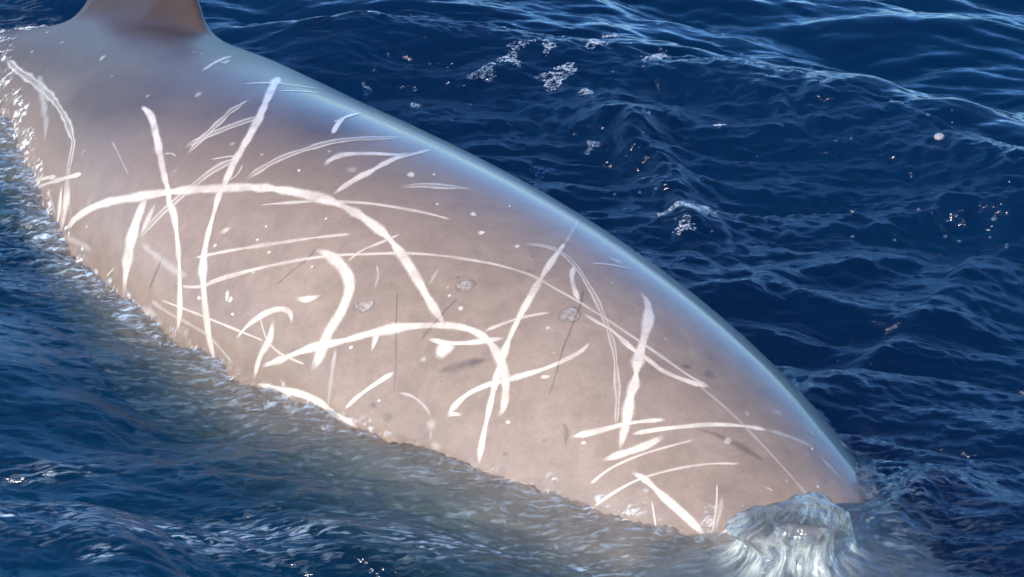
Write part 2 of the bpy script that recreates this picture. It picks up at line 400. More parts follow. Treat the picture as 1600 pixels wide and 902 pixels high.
# ---------------------------------------------------------------- scars, in body space: style, width (m), then (station, angle) pairs
SCARS = [
 ('d', 0.0461, [(5.944, 0.987), (6.469, 0.882), (7.310, 0.806), (8.165, 0.760), (8.811, 0.725), (9.261, 0.684), (9.456, 0.655), (9.621, 0.582), (9.756, 0.509), (9.861, 0.437), (9.981, 0.314), (9.996, 0.227)]),
 ('f', 0.0526, [(7.084, 0.879), (7.610, 0.766), (8.105, 0.667), (8.480, 0.600), (8.675, 0.524)]),
 ('b', 0.0356, [(9.996, 1.066), (10.311, 1.051), (10.672, 0.987), (10.987, 0.917), (11.257, 0.847), (11.482, 0.789), (11.632, 0.736), (11.782, 0.702), (11.992, 0.620), (12.218, 0.498), (12.398, 0.338), (12.443, 0.230)]),
 ('b', 0.0434, [(10.371, 1.811), (11.032, 1.578), (11.422, 1.418), (11.662, 1.290), (11.827, 1.176), (11.917, 1.095), (12.083, 0.961), (12.128, 0.902), (12.233, 0.815), (12.353, 0.696), (12.473, 0.579), (12.578, 0.504), (12.758, 0.378), (12.893, 0.276), (13.028, 0.192)]),
 ('t', 0.0337, [(10.537, 1.558), (10.627, 1.686), (10.762, 1.799), (10.867, 1.948)]),
 ('t', 0.0334, [(10.942, 1.651), (11.017, 1.770), (11.137, 1.910)]),
 ('d', 0.0443, [(11.002, 1.476), (11.092, 1.354), (11.212, 1.220), (11.272, 1.115), (11.332, 0.984)]),
 ('d', 0.0525, [(11.497, 1.415), (11.437, 1.325), (11.362, 1.214), (11.287, 1.118), (11.197, 1.010)]),
 ('t', 0.0143, [(11.662, 1.031), (11.767, 1.074), (11.917, 1.132)]),
 ('d', 0.0470, [(11.962, 1.130), (11.857, 1.039), (11.797, 0.958), (11.752, 0.862), (11.692, 0.766), (11.617, 0.675), (11.527, 0.553), (11.482, 0.509)]),
 ('t', 0.0115, [(12.053, 1.092), (12.113, 1.033), (12.098, 0.975)]),
 ('d', 0.0504, [(12.263, 1.028), (12.278, 1.086), (12.338, 1.226), (12.428, 1.348), (12.503, 1.473), (12.608, 1.587), (12.713, 1.703), (12.743, 1.817)]),
 ('b', 0.0472, [(10.146, 0.271), (10.266, 0.355), (10.462, 0.448), (10.687, 0.536), (11.032, 0.640), (11.347, 0.731), (11.707, 0.830), (12.053, 0.917), (12.443, 1.016), (12.788, 1.080), (13.148, 1.127), (13.463, 1.147), (13.779, 1.141), (14.079, 1.118), (14.334, 1.077), (14.589, 1.025), (14.859, 0.961), (15.054, 0.917), (15.250, 0.876)]),
 ('b', 0.0455, [(12.818, 1.301), (12.773, 1.351), (12.803, 1.432), (12.953, 1.526), (13.118, 1.616), (13.148, 1.692)]),
 ('b', 0.0370, [(13.223, 1.173), (13.223, 1.296), (13.223, 1.435), (13.178, 1.590), (13.178, 1.712), (13.118, 1.837)]),
 ('d', 0.0469, [(13.644, 1.412), (13.764, 1.496), (13.929, 1.581), (14.094, 1.680)]),
 ('t', 0.0203, [(12.653, 0.946), (12.908, 1.025), (13.178, 1.112), (13.403, 1.173), (13.629, 1.234), (13.869, 1.287), (14.109, 1.339), (14.379, 1.389)]),
 ('t', 0.0205, [(12.353, 0.579), (12.578, 0.649), (12.953, 0.763), (13.238, 0.856), (13.508, 0.949), (13.764, 1.039)]),
 ('t', 0.0175, [(12.323, 0.428), (12.548, 0.469), (12.728, 0.530), (13.133, 0.678), (13.508, 0.812), (13.884, 0.934), (14.019, 0.972), (14.364, 1.083), (14.634, 1.162), (14.904, 1.234), (15.189, 1.307), (15.490, 1.363), (15.730, 1.377), (15.970, 1.397), (16.345, 1.421), (16.690, 1.444), (17.141, 1.485), (17.366, 1.537)]),
 ('t', 0.0130, [(12.638, 0.509), (12.863, 0.591), (13.133, 0.684), (13.388, 0.774)]),
 ('f', 0.0139, [(17.261, 1.485), (17.576, 1.508), (17.831, 1.517), (18.281, 1.517), (18.567, 1.514), (18.882, 1.502)]),
 ('b', 0.0545, [(13.568, 0.885), (13.719, 0.894), (13.929, 0.876), (14.094, 0.838), (14.184, 0.780), (14.229, 0.684), (14.214, 0.568), (14.229, 0.454), (14.199, 0.381)]),
 ('b', 0.0375, [(13.614, 0.285), (13.824, 0.361), (14.124, 0.480), (14.394, 0.571), (14.634, 0.667), (14.904, 0.769), (15.174, 0.856), (15.355, 0.905), (15.535, 0.929), (15.715, 0.923), (15.895, 0.885), (16.015, 0.844), (16.135, 0.786), (16.240, 0.693), (16.240, 0.640)]),
 ('b', 0.0271, [(15.174, 0.777), (15.370, 0.809), (15.550, 0.865), (15.700, 0.932), (15.805, 0.987)]),
 ('f', 0.0228, [(14.829, 2.044), (15.099, 1.846), (15.280, 1.700)]),
 ('b', 0.0297, [(15.265, 1.706), (15.400, 1.561), (15.565, 1.368), (15.685, 1.214), (15.775, 1.083), (15.880, 0.940), (16.000, 0.798), (16.045, 0.745), (16.135, 0.635), (16.225, 0.501), (16.300, 0.384)]),
 ('t', 0.0204, [(15.595, 0.955), (15.685, 1.042), (15.775, 1.127), (15.925, 1.246)]),
 ('b', 0.0280, [(16.420, 1.243), (16.435, 1.165), (16.390, 1.066), (16.315, 0.972), (16.195, 0.879), (16.060, 0.792), (15.970, 0.742), (15.850, 0.652), (15.790, 0.562), (15.775, 0.506)]),
 ('b', 0.0276, [(15.775, 0.506), (15.820, 0.533), (15.910, 0.553)]),
 ('d', 0.0261, [(15.099, 1.511), (15.205, 1.575), (15.355, 1.613), (15.595, 1.593), (15.865, 1.531), (16.120, 1.467), (16.375, 1.386), (16.630, 1.290), (16.886, 1.153), (17.006, 1.080), (17.156, 0.967)]),
 ('b', 0.0257, [(15.580, 1.598), (15.715, 1.505), (15.895, 1.432), (16.000, 1.403)]),
 ('b', 0.0245, [(16.135, 1.357), (16.300, 1.368), (16.435, 1.383), (16.690, 1.374), (16.871, 1.386), (17.036, 1.395), (17.201, 1.447), (17.366, 1.528)]),
 ('b', 0.0480, [(16.150, 1.756), (16.300, 1.718), (16.480, 1.625), (16.675, 1.476), (16.826, 1.342), (16.976, 1.226), (17.051, 1.144), (17.201, 1.016), (17.336, 0.876)]),
 ('b', 0.0262, [(16.931, 0.769), (17.081, 0.885), (17.231, 1.031), (17.411, 1.182)]),
 ('b', 0.0399, [(17.276, 0.774), (17.381, 0.882), (17.471, 0.993), (17.516, 1.106)]),
 ('t', 0.0143, [(17.321, 0.640), (17.381, 0.771), (17.486, 0.917), (17.591, 1.045), (17.681, 1.159), (17.711, 1.211)]),
 ('t', 0.0141, [(17.471, 0.553), (17.531, 0.667), (17.636, 0.818), (17.756, 0.946), (17.861, 1.048), (17.996, 1.170), (18.161, 1.307)]),
 ('b', 0.0366, [(17.546, 0.830), (17.696, 0.847), (17.906, 0.841), (18.191, 0.838), (18.462, 0.830)]),
 ('t', 0.0093, [(17.861, 0.783), (17.966, 0.728), (18.071, 0.672)]),
 ('t', 0.0117, [(18.176, 1.109), (18.326, 1.007), (18.492, 0.868)]),
 ('f', 0.0267, [(18.296, 1.077), (18.417, 0.972), (18.507, 0.879)]),
 ('b', 0.0224, [(17.306, 0.984), (17.441, 1.112), (17.561, 1.226), (17.681, 1.351), (17.846, 1.505), (17.996, 1.630)]),
 ('f', 0.0297, [(17.981, 1.619), (18.116, 1.726), (18.311, 1.869)]),
 ('f', 0.0303, [(18.386, 1.843), (18.597, 1.855), (18.777, 1.875)]),
 ('b', 0.0179, [(14.694, 0.291), (14.799, 0.378), (14.934, 0.472), (15.069, 0.565)]),
 ('b', 0.0328, [(13.598, 0.195), (13.854, 0.224), (14.169, 0.259), (14.394, 0.265), (14.619, 0.247), (14.904, 0.244)]),
 ('f', 0.0250, [(14.364, 0.533), (14.454, 0.378), (14.514, 0.239)]),
 ('b', 0.0425, [(13.568, 0.506), (13.614, 0.419), (13.568, 0.326), (13.553, 0.212)]),
 ('b', 0.0287, [(13.223, 0.343), (13.313, 0.428), (13.433, 0.504), (13.568, 0.559), (13.704, 0.573), (13.794, 0.533)]),
 ('t', 0.0109, [(13.388, 0.498), (13.583, 0.413), (13.794, 0.384), (14.109, 0.393)]),
 ('t', 0.0115, [(13.553, 0.399), (13.058, 0.375), (12.608, 0.352), (12.128, 0.320)]),
 ('b', 0.0422, [(12.458, 0.736), (12.503, 0.757), (12.563, 0.789)]),
 ('b', 0.0396, [(13.689, 0.640), (13.824, 0.664), (13.944, 0.713)]),
 ('b', 0.0885, [(11.257, 0.728), (11.317, 0.617), (11.392, 0.483), (11.467, 0.364), (11.542, 0.215)]),
 ('b', 0.0429, [(11.452, 0.704), (11.482, 0.623), (11.497, 0.521)]),
 ('b', 0.0480, [(9.711, 0.451), (9.876, 0.317), (9.876, 0.218)]),
 ('b', 0.0752, [(9.816, 0.492), (9.996, 0.370), (10.041, 0.230)]),
 ('f', 0.0282, [(9.336, 0.358), (9.651, 0.317), (9.831, 0.288)]),
 ('f', 0.0228, [(9.921, 0.451), (10.221, 0.352)]),
 ('b', 0.0242, [(8.555, 0.233), (9.081, 0.364), (9.501, 0.451)]),
 ('b', 0.0214, [(8.780, 0.244), (9.486, 0.422), (10.026, 0.579)]),
 ('f', 0.0325, [(10.176, 0.247), (10.552, 0.288), (10.822, 0.308)]),
 ('f', 0.0449, [(11.542, 0.498), (11.932, 0.486), (12.188, 0.480), (12.398, 0.486)]),
 ('t', 0.0161, [(11.167, 0.244), (11.287, 0.320)]),
 ('f', 0.0688, [(10.417, 0.457), (10.447, 0.501), (10.477, 0.541)]),
 ('f', 0.0656, [(11.377, 0.850), (11.377, 0.885), (11.407, 0.914)]),
 ('f', 0.0097, [(10.146, 0.815), (10.477, 0.780), (10.822, 0.736)]),
 ('k', 0.0107, [(14.604, 0.902), (14.784, 0.783), (15.009, 0.623), (15.159, 0.477)]),
 ('k', 0.0118, [(15.159, 1.033), (15.144, 0.958), (15.144, 0.885), (15.129, 0.754)]),
 ('k', 0.0112, [(15.895, 1.485), (16.045, 1.374), (16.210, 1.214), (16.285, 1.130), (16.450, 0.967), (16.525, 0.868)]),
 ('k', 0.0202, [(11.932, 0.524), (11.932, 0.425), (11.902, 0.320)]),
 ('k', 0.0118, [(13.553, 0.902), (13.553, 0.827), (13.418, 0.652)]),
 ('f', 0.0195, [(14.769, 1.115), (14.799, 1.060), (14.829, 1.004)]),
 ('f', 0.0183, [(14.229, 0.969), (14.334, 0.920), (14.394, 0.853)]),
 ('t', 0.0162, [(14.169, 1.165), (14.094, 1.080), (13.989, 0.984), (13.959, 0.905)]),
 ('b', 0.0268, [(14.679, 0.719), (14.709, 0.652), (14.739, 0.591)]),
 ('f', 0.0197, [(15.189, 0.489), (15.355, 0.506), (15.520, 0.492), (15.625, 0.463)]),
 ('f', 0.0163, [(15.670, 0.413), (15.715, 0.361)]),
 ('t', 0.0212, [(15.625, 1.680), (15.715, 1.788), (15.820, 1.890)]),
 ('t', 0.0142, [(18.462, 1.310), (18.507, 1.330), (18.552, 1.342)]),
 ('t', 0.0274, [(9.861, 1.476), (9.621, 1.610), (9.381, 1.767)]),
 ('b', 0.0260, [(12.368, 1.523), (12.188, 1.616), (12.023, 1.721), (11.902, 1.855)]),
 ('t', 0.0221, [(12.113, 1.610), (12.068, 1.680), (11.962, 1.761)]),
 ('f', 0.0366, [(9.771, 1.627), (9.591, 1.692), (9.576, 1.718)]),
 ('t', 0.0109, [(11.032, 0.923), (11.122, 0.949), (11.227, 0.952)]),
 ('f', 0.0410, [(9.771, 0.635), (9.786, 0.667), (9.816, 0.699)]),
 ('f', 0.0195, [(11.977, 0.288), (12.248, 0.285), (12.608, 0.291), (12.908, 0.285), (13.268, 0.227)]),
 ('f', 0.0562, [(11.752, 0.218), (11.962, 0.230), (12.158, 0.247)]),
 ('k', 0.0415, [(15.445, 0.661), (15.580, 0.725), (15.715, 0.801), (15.835, 0.856)]),
 ('k', 0.0326, [(17.651, 1.269), (17.801, 1.330), (18.041, 1.395), (18.266, 1.441)]),
 ('k', 0.0245, [(16.765, 0.798), (16.856, 0.786), (16.946, 0.710)]),
]
SPOTS = [   # style, station, angle, half sizes (m) along and round the body
 ('b', 15.385, 0.777, 0.0394, 0.0356),
 ('f', 15.655, 0.434, 0.0258, 0.0237),
 ('f', 15.790, 0.352, 0.0316, 0.0215),
 ('r', 14.409, 0.763, 0.0413, 0.0272),
 ('r', 15.114, 1.103, 0.0354, 0.0317),
 ('r', 16.060, 1.298, 0.0388, 0.0424),
 ('f', 8.135, 1.182, 0.0159, 0.0416),
 ('f', 10.432, 1.319, 0.0198, 0.0294),
 ('f', 11.677, 1.162, 0.0146, 0.0171),
 ('b', 13.538, 1.526, 0.0182, 0.0228),
 ('b', 14.454, 1.499, 0.0134, 0.0172),
 ('b', 14.724, 1.418, 0.0133, 0.0153),
 ('b', 15.250, 0.990, 0.0112, 0.0106),
 ('b', 13.659, 1.616, 0.0068, 0.0114),
 ('b', 14.109, 1.432, 0.0067, 0.0104),
 ('b', 14.514, 1.709, 0.0068, 0.0113),
 ('b', 14.514, 0.565, 0.0105, 0.0068),
 ('f', 15.265, 0.684, 0.0168, 0.0115),
 ('b', 16.375, 0.940, 0.0196, 0.0097),
 ('b', 16.030, 1.162, 0.0086, 0.0083),
 ('b', 15.084, 1.470, 0.0110, 0.0116),
 ('b', 17.906, 1.357, 0.0170, 0.0156),
 ('b', 16.360, 0.646, 0.0093, 0.0088),
 ('b', 17.051, 0.786, 0.0109, 0.0067),
 ('b', 15.039, 0.410, 0.0082, 0.0065),
 ('f', 15.655, 1.855, 0.0381, 0.0266),
 ('b', 12.503, 0.675, 0.0112, 0.0080),
 ('b', 12.923, 0.795, 0.0077, 0.0083),
 ('b', 13.133, 0.769, 0.0103, 0.0081),
 ('b', 13.659, 0.806, 0.0074, 0.0053),
 ('f', 13.103, 0.652, 0.0138, 0.0101),
 ('b', 12.608, 0.425, 0.0137, 0.0094),
 ('b', 13.088, 0.437, 0.0097, 0.0069),
 ('b', 12.938, 0.501, 0.0124, 0.0238),
 ('b', 12.998, 0.492, 0.0125, 0.0142),
 ('b', 13.403, 1.045, 0.0070, 0.0064),
 ('f', 9.876, 1.132, 0.0128, 0.0149),
 ('f', 8.856, 1.100, 0.0079, 0.0102),
 ('f', 5.989, 1.418, 0.0111, 0.0165),
 ('f', 6.319, 1.100, 0.0085, 0.0163),
 ('f', 6.694, 1.258, 0.0137, 0.0162),
 ('f', 9.111, 1.587, 0.0076, 0.0153),
 ('f', 9.216, 1.616, 0.0051, 0.0102),
 ('b', 9.651, 1.639, 0.0062, 0.0101),
 ('b', 12.653, 1.208, 0.0070, 0.0119),
 ('f', 12.113, 1.188, 0.0096, 0.0125),
 ('f', 12.638, 1.400, 0.0093, 0.0139),
 ('b', 18.311, 1.828, 0.0067, 0.0102),
 ('b', 18.702, 1.625, 0.0066, 0.0085),
 ('f', 18.522, 1.459, 0.0086, 0.0105),
 ('f', 17.756, 1.598, 0.0109, 0.0151),
 ('f', 18.131, 1.948, 0.0158, 0.0157),
 ('f', 17.831, 1.811, 0.0269, 0.0175),
 ('f', 16.570, 1.561, 0.0065, 0.0105),
 ('f', 16.765, 1.581, 0.0065, 0.0104),
 ('f', 15.955, 1.657, 0.0088, 0.0083),
 ('f', 16.270, 1.071, 0.0065, 0.0078),
 ('b', 12.908, 0.870, 0.0063, 0.0073),
 ('b', 10.582, 0.387, 0.0108, 0.0065),
 ('f', 14.994, 1.048, 0.0089, 0.0084),
 ('b', 15.069, 1.016, 0.0067, 0.0082),
 ('k', 17.096, 1.531, 0.0195, 0.0159),
 ('k', 17.246, 1.601, 0.0305, 0.0260),
 ('k', 15.730, 0.801, 0.0341, 0.0236),
 ('k', 15.400, 1.377, 0.0109, 0.0103),
 ('k', 15.189, 0.361, 0.0302, 0.0239),
 ('k', 18.672, 1.709, 0.0089, 0.0090),
 ('k', 14.994, 1.121, 0.0111, 0.0088),
 ('k', 15.280, 1.470, 0.0066, 0.0113),
 ('k', 16.495, 0.504, 0.0146, 0.0107),
 ('k', 16.750, 0.675, 0.0091, 0.0066),
 ('k', 14.994, 0.375, 0.0194, 0.0131),
 ('f', 12.188, 2.108, 0.0168, 0.0192),
 ('f', 13.073, 1.365, 0.0230, 0.0265),
 ('f', 12.758, 1.418, 0.0209, 0.0231),
]
# ---------------------------------------------------------------- scar materials and strips
def scar_mat(name, style):
    m, nt, N, L, out = new_mat(name)
    tc = N.new('ShaderNodeTexCoord')
    ac = N.new('ShaderNodeAttribute'); ac.attribute_name = 'across'
    al = N.new('ShaderNodeAttribute'); al.attribute_name = 'along'
    fd = N.new('ShaderNodeAttribute'); fd.attribute_name = 'fade'
    v = math_n(nt, 'ABSOLUTE', ac.outputs['Fac'])
    n1 = noise(nt, tc.outputs['Object'], 110, 4, 0.65)
    n0 = noise(nt, tc.outputs['Object'], 9, 3, 0.6)
    cx = N.new('ShaderNodeCombineXYZ'); L.new(math_n(nt, 'MULTIPLY', al.outputs['Fac'], 9.0), cx.inputs[0])
    L.new(math_n(nt, 'MULTIPLY', ac.outputs['Fac'], 2.6), cx.inputs[1])
    n2 = noise(nt, cx.outputs[0], 1.6, 3, 0.6)                                  # streaks along the scar
    wob = math_n(nt, 'ADD', v, math_n(nt, 'MULTIPLY', math_n(nt, 'SUBTRACT', n1.outputs[0], 0.5), 0.38))
    edge = {'b': (0.48, 1.0), 'd': (0.5, 1.0), 'f': (0.25, 1.0), 't': (0.30, 1.0), 'k': (0.15, 1.0), 'r': (0.75, 1.0)}[style]
    a = ramp(nt, wob, [(edge[0], (1, 1, 1)), (edge[1]-0.03, (0, 0, 0))]).outputs[0]
    top = {'b': 0.98, 'd': 0.85, 'f': 0.58, 't': 0.78, 'k': 0.30, 'r': 0.6}[style]
    a = math_n(nt, 'MULTIPLY', a, top)
    if style == 'd':
        g = ramp(nt, wob, [(0.0, (0.35, 0.35, 0.35)), (0.30, (0.5, 0.5, 0.5)), (0.48, (1, 1, 1))]).outputs[0]
        a = math_n(nt, 'MULTIPLY', a, g)
    st = ramp(nt, n2.outputs[0], [(0.30, (0.74, 0.74, 0.74)), (0.5, (1, 1, 1))]).outputs[0]
    a = math_n(nt, 'MULTIPLY', a, st)
    a = math_n(nt, 'MULTIPLY', a, ramp(nt, n0.outputs[0], [(0.3, (0.62, 0.62, 0.62)), (0.58, (1, 1, 1))]).outputs[0])
    a = math_n(nt, 'MULTIPLY', a, fd.outputs['Fac'], True)
    colr = {'k': (0.05, 0.04, 0.035), 'f': (0.36, 0.294, 0.235)}.get(style, (0.415, 0.335, 0.262))
    b = N.new('ShaderNodeBsdfPrincipled'); b.inputs['Base Color'].default_value = (*colr, 1)
    if style == 'r':
        n4 = noise(nt, tc.outputs['Object'], 75, 3, 0.6)
        ins = ramp(nt, n4.outputs[0], [(0.34, (0.15, 0.115, 0.092)), (0.6, (0.34, 0.285, 0.24))]).outputs[0]
        rimc = ramp(nt, v, [(0.50, (1, 1, 1)), (0.72, (0.95, 0.95, 0.95)), (0.84, (0.42, 0.40, 0.39))]).outputs[0]
        L.new(mixc(nt, 1.0, ins, rimc, 'MULTIPLY'), b.inputs['Base Color'])
    b.inputs['Roughness'].default_value = 0.45; b.inputs['Coat Weight'].default_value = 0.8
    b.inputs['Coat Roughness'].default_value = 0.22; b.inputs['Coat IOR'].default_value = 1.33
    tr = N.new('ShaderNodeBsdfTransparent'); mx = N.new('ShaderNodeMixShader')
    L.new(a, mx.inputs[0]); L.new(tr.outputs[0], mx.inputs[1]); L.new(b.outputs[0], mx.inputs[2])
    L.new(mx.outputs[0], out.inputs[0]); return m
M_SCAR = {k: scar_mat('scar_'+n, k) for k, n in dict(b='bold', d='double', f='faint', t='thin', k='dark', r='bite').items()}

def skin_frame(u, th):
    e = 0.01; p = surf(u, th)
    n = np.cross(surf(u+e, th)-surf(u-e, th), surf(u, th+e)-surf(u, th-e))
    n /= np.linalg.norm(n, axis=1, keepdims=True)
    c = spine(u)[0]; n *= np.sign(((p-c)*n).sum(1))[:, None]
    return p, n
VA = np.linspace(-1, 1, 7)
def scar(style, width, pts):
    ln = smooth_line(pts, 10); p = surf(ln[:, 0], ln[:, 1])
    s = np.r_[0, np.cumsum(np.linalg.norm(np.diff(p, axis=0), axis=1))]
    k = max(6, int(s[-1]/0.009)); d = np.linspace(0, s[-1], k)
    u = np.interp(d, s, ln[:, 0]); th = np.interp(d, s, ln[:, 1])
    p, n = skin_frame(u, th)
    t = np.gradient(p, axis=0); t /= np.linalg.norm(t, axis=1, keepdims=True)
    b = np.cross(n, t)
    endd = np.minimum(d, d[-1]-d)
    w = 0.5*width*np.clip(0.35+0.65*endd/(1.6*width), 0, 1)
    w = w*(1+0.22*np.interp(d, np.linspace(0, max(d[-1], .01), 2+int(d[-1]/0.05)), rng.normal(size=2+int(d[-1]/0.05))))
    V = p[:, None]+b[:, None]*(VA[None, :, None]*w[:, None, None])+n[:, None]*(0.0012+0.0006*(1-VA**2))[None, :, None]
    o = mesh_obj('dark_scratch' if style == 'k' else 'scar', V.reshape(-1, 3), grid_faces(k, 7), M_SCAR[style], whale)
    fattr(o, 'across', np.tile(VA, k)); fattr(o, 'along', np.repeat(d/max(width, .008)*0.25, 7))
    fattr(o, 'fade', np.repeat(sstep(0, 1.2*width, endd+0.2*width), 7))
    return o
def spot(style, u0, th0, rx, ry):
    p, n = skin_frame(np.array([u0]), np.array([th0])); p = p[0]; n = n[0]
    e1 = np.array([1.0, 0, 0]); e1 -= n*(e1@n); e1 /= np.linalg.norm(e1); e2 = np.cross(n, e1)
    rr = np.linspace(0, 1, 6); aa = np.linspace(0, 2*math.pi, 21)[:-1]
    wob = 1+0.10*np.sin(2*aa+rng.uniform(0, 6))+0.07*np.sin(3*aa+rng.uniform(0, 6))
    c, s_ = np.cos(aa)*wob, np.sin(aa)*wob
    V = p+rr[:, None, None]*(rx*1.05*c[None, :, None]*e1+ry*1.05*s_[None, :, None]*e2)
    # settle each point on the round body
    ax, _, _, _, _ = spine(np.array([u0])); V = V.reshape(-1, 3); sag = ((V-p)**2).sum(1)/(2*np.linalg.norm(p-ax[0]))
    V = V-n*(sag*0.8)[:, None]+n*0.0015
    o = mesh_obj({'k': 'dark_blotch', 'r': 'bite_mark'}.get(style, 'pale_spot'), V, grid_faces(6, 20, True), M_SCAR[style], whale)
    fattr(o, 'across', np.repeat(rr, 20)); fattr(o, 'along', np.tile(np.cos(aa), 6)); fattr(o, 'fade', np.ones(120))
    return o
for st_, w_, pts_ in SCARS: scar(st_, w_, pts_)
for a_ in SPOTS: spot(*a_)
# ---------------------------------------------------------------- film of water draining off the skin along the waterline
M_FILM = water_surface('draining_water', volume=False, bump=0.0, refr=0.0, milk=(0.78, 0.77, 0.75))  # near-white diffuse colour paints the sun sparkle on this film
for n_ in M_FILM.node_tree.nodes:
    if n_.type == 'BSDF_GLOSSY': n_.inputs['Roughness'].default_value = 0.24
fu = np.linspace(4.2, 21.5, 1500); ft = np.linspace(-0.35, 2.75, 560)
fug, ftg = np.meshgrid(fu, ft, indexing='ij')
fp = surf(fug.ravel(), ftg.ravel())
frad = fp-spine(fug.ravel())[0]; frad /= np.linalg.norm(frad, axis=1, keepdims=True)
lu = fug.ravel()*0.30; lt = ftg.ravel()*0.65
rag = sample(CHUR[0], 3.1, lu*1.0, lt*1.0)/CHUR[0].std()
reach = 0.038+0.018*rag+0.075*sstep(11.0, 7.5, fug.ravel())
zz = fp[:, 2]
thick = 0.005*np.clip((reach-zz)/0.05, -0.4, 1)
rip_ = sample(GLIT[0], 1.3, lu, lt)*0.75+sample(CHUR[0], 3.1, lu+1, lt)*0.05
fv = fp+frad*(thick+rip_*np.clip(thick/0.005, 0, 1))[:, None]
ff = grid_faces(len(fu), len(ft))[:, ::-1]
keep = ((zz[ff] > -0.10) & (thick[ff] > -0.0022)).all(1) & (zz[ff] < 0.3).all(1)
ff = ff[keep]; used, inv = np.unique(ff, return_inverse=True)
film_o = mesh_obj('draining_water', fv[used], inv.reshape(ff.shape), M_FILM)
film_o['kind'] = 'stuff'; film_o['label'] = 'glittering film of water draining down the flank at the waterline'
fattr(film_o, 'ripple', np.zeros(len(used)))
fattr(film_o, 'froth_glitter', (0.45+0.5*sstep(12.5, 9.0, fug.ravel()[used]))*np.clip(rag[used]*0.5+0.6, 0, 1)*np.clip((zz[used]+0.05)/0.04, 0, 1)*np.clip((reach[used]-zz[used])/0.02, 0, 1))  # white flecks painted as sun glitter, densest towards the tail

# ---------------------------------------------------------------- the dome of water welling up over the blowhole
def dome_mat():
    m, nt, N, L, out = new_mat('aerated_water')
    tc = N.new('ShaderNodeTexCoord')
    uvn = N.new('ShaderNodeAttribute'); uvn.attribute_name = 'flow'; uvn.attribute_type = 'GEOMETRY'
    n1 = noise(nt, mapping(nt, uvn.outputs['Vector'], (2.4, 0.45, 0.26)), 2.6, 6, 0.6, 1.0)
    n2 = noise(nt, mapping(nt, tc.outputs['Object'], (1, 1, 0.45)), 32, 4, 0.6, 0.8)
    bp = N.new('ShaderNodeBump'); bp.inputs['Strength'].default_value = 0.32; bp.inputs['Distance'].default_value = 0.012
    L.new(n2.outputs[0], bp.inputs['Height'])
    fr = N.new('ShaderNodeFresnel'); fr.inputs['IOR'].default_value = 1.36; L.new(bp.outputs[0], fr.inputs['Normal'])
    gl = N.new('ShaderNodeBsdfGlossy'); gl.inputs['Roughness'].default_value = 0.08; L.new(bp.outputs[0], gl.inputs['Normal'])
    tr = N.new('ShaderNodeBsdfTransparent'); tr.inputs[0].default_value = (0.80, 0.90, 0.94, 1)
    di = N.new('ShaderNodeBsdfDiffuse'); L.new(ramp(nt, n1.outputs[0], [(0.35, (0.30, 0.34, 0.33)), (0.66, (0.50, 0.51, 0.43))]).outputs[0], di.inputs[0])
    L.new(bp.outputs[0], di.inputs['Normal'])
    mk = N.new('ShaderNodeAttribute'); mk.attribute_name = 'milk'
    mm = N.new('ShaderNodeMixShader')
    L.new(math_n(nt, 'MULTIPLY', mk.outputs['Fac'], ramp(nt, n1.outputs[0], [(0.38, (0.08,)*3), (0.66, (0.9,)*3)]).outputs[0], True), mm.inputs[0])
    rf = N.new('ShaderNodeBsdfRefraction'); rf.inputs['IOR'].default_value = 1.33; L.new(bp.outputs[0], rf.inputs['Normal'])
    rx = N.new('ShaderNodeMixShader'); rx.inputs[0].default_value = 0.4; L.new(tr.outputs[0], rx.inputs[1]); L.new(rf.outputs[0], rx.inputs[2])
    L.new(rx.outputs[0], mm.inputs[1]); L.new(di.outputs[0], mm.inputs[2])
    mx = N.new('ShaderNodeMixShader'); ge = N.new('ShaderNodeNewGeometry'); L.new(math_n(nt, 'MULTIPLY', fr.outputs[0], math_n(nt, 'SUBTRACT', 1.0, ge.outputs['Backfacing'])), mx.inputs[0]); L.new(mm.outputs[0], mx.inputs[1]); L.new(gl.outputs[0], mx.inputs[2])
    L.new(mx.outputs[0], out.inputs[0]); return m
M_DOME = dome_mat()
pz = np.array([-0.06, 0.0, 0.03, 0.07, 0.11, 0.15, 0.185, 0.21, 0.228, 0.236])
pr = np.array([0.52, 0.36, 0.255, 0.185, 0.155, 0.145, 0.140, 0.115, 0.06, 0.0])
tq = np.linspace(0, 1, 90); ti = np.linspace(0, 1, len(pz))
zq = np.interp(tq, ti, pz); rq = np.interp(tq, ti, pr)
ker = np.hanning(13); ker /= ker.sum()
pad_ = lambda a: np.r_[np.full(6, a[0]), a, np.full(6, a[-1])]
zq2 = np.convolve(pad_(zq), ker, 'valid'); rq2 = np.convolve(pad_(rq), ker, 'valid'); rq2[-1] = 0.0; rq2 = np.where(tq > .93, rq, rq2)
aq = np.linspace(0, 2*math.pi, 241)[:-1]
from mathutils import noise as mnoise
A_, T_ = np.meshgrid(aq, np.arange(90), indexing='xy')
rr_ = rq2[T_]; zz_ = zq2[T_].copy()
groove = 0.016*np.sin(2*A_+1)+0.010*np.sin(5*A_+1.3*np.sin(3*A_)+5*zz_)+0.0015*np.sin(13*A_+2*np.sin(5*A_)+16*zz_)
rr_ = rr_+groove*np.clip(rr_/0.1, 0, 1)*np.clip((zz_+0.06)/0.06, 0, 1)
xx_ = rr_*np.cos(A_); yy_ = rr_*np.sin(A_)
lip = sstep(0.10, 0.20, zz_)*np.clip(-np.cos(A_-0.15), 0, 1)**1.5
xx_ -= 0.075*lip*np.clip(rr_/0.12, 0, 1.2); zz_ -= 0.035*lip*np.clip(rr_/0.12, 0, 1)
xx_ += 0.02*sstep(.05, .2, zz_)
zz_ += 0.008*np.sin(23*xx_+3)*np.cos(31*yy_)*sstep(.12, .2, zz_)
nz = np.array([mnoise.fractal(Vector((x*11, y*11, z*6)), 0.8, 2.0, 4) for x, y, z in zip(xx_.ravel(), yy_.ravel(), zz_.ravel())]).reshape(xx_.shape)
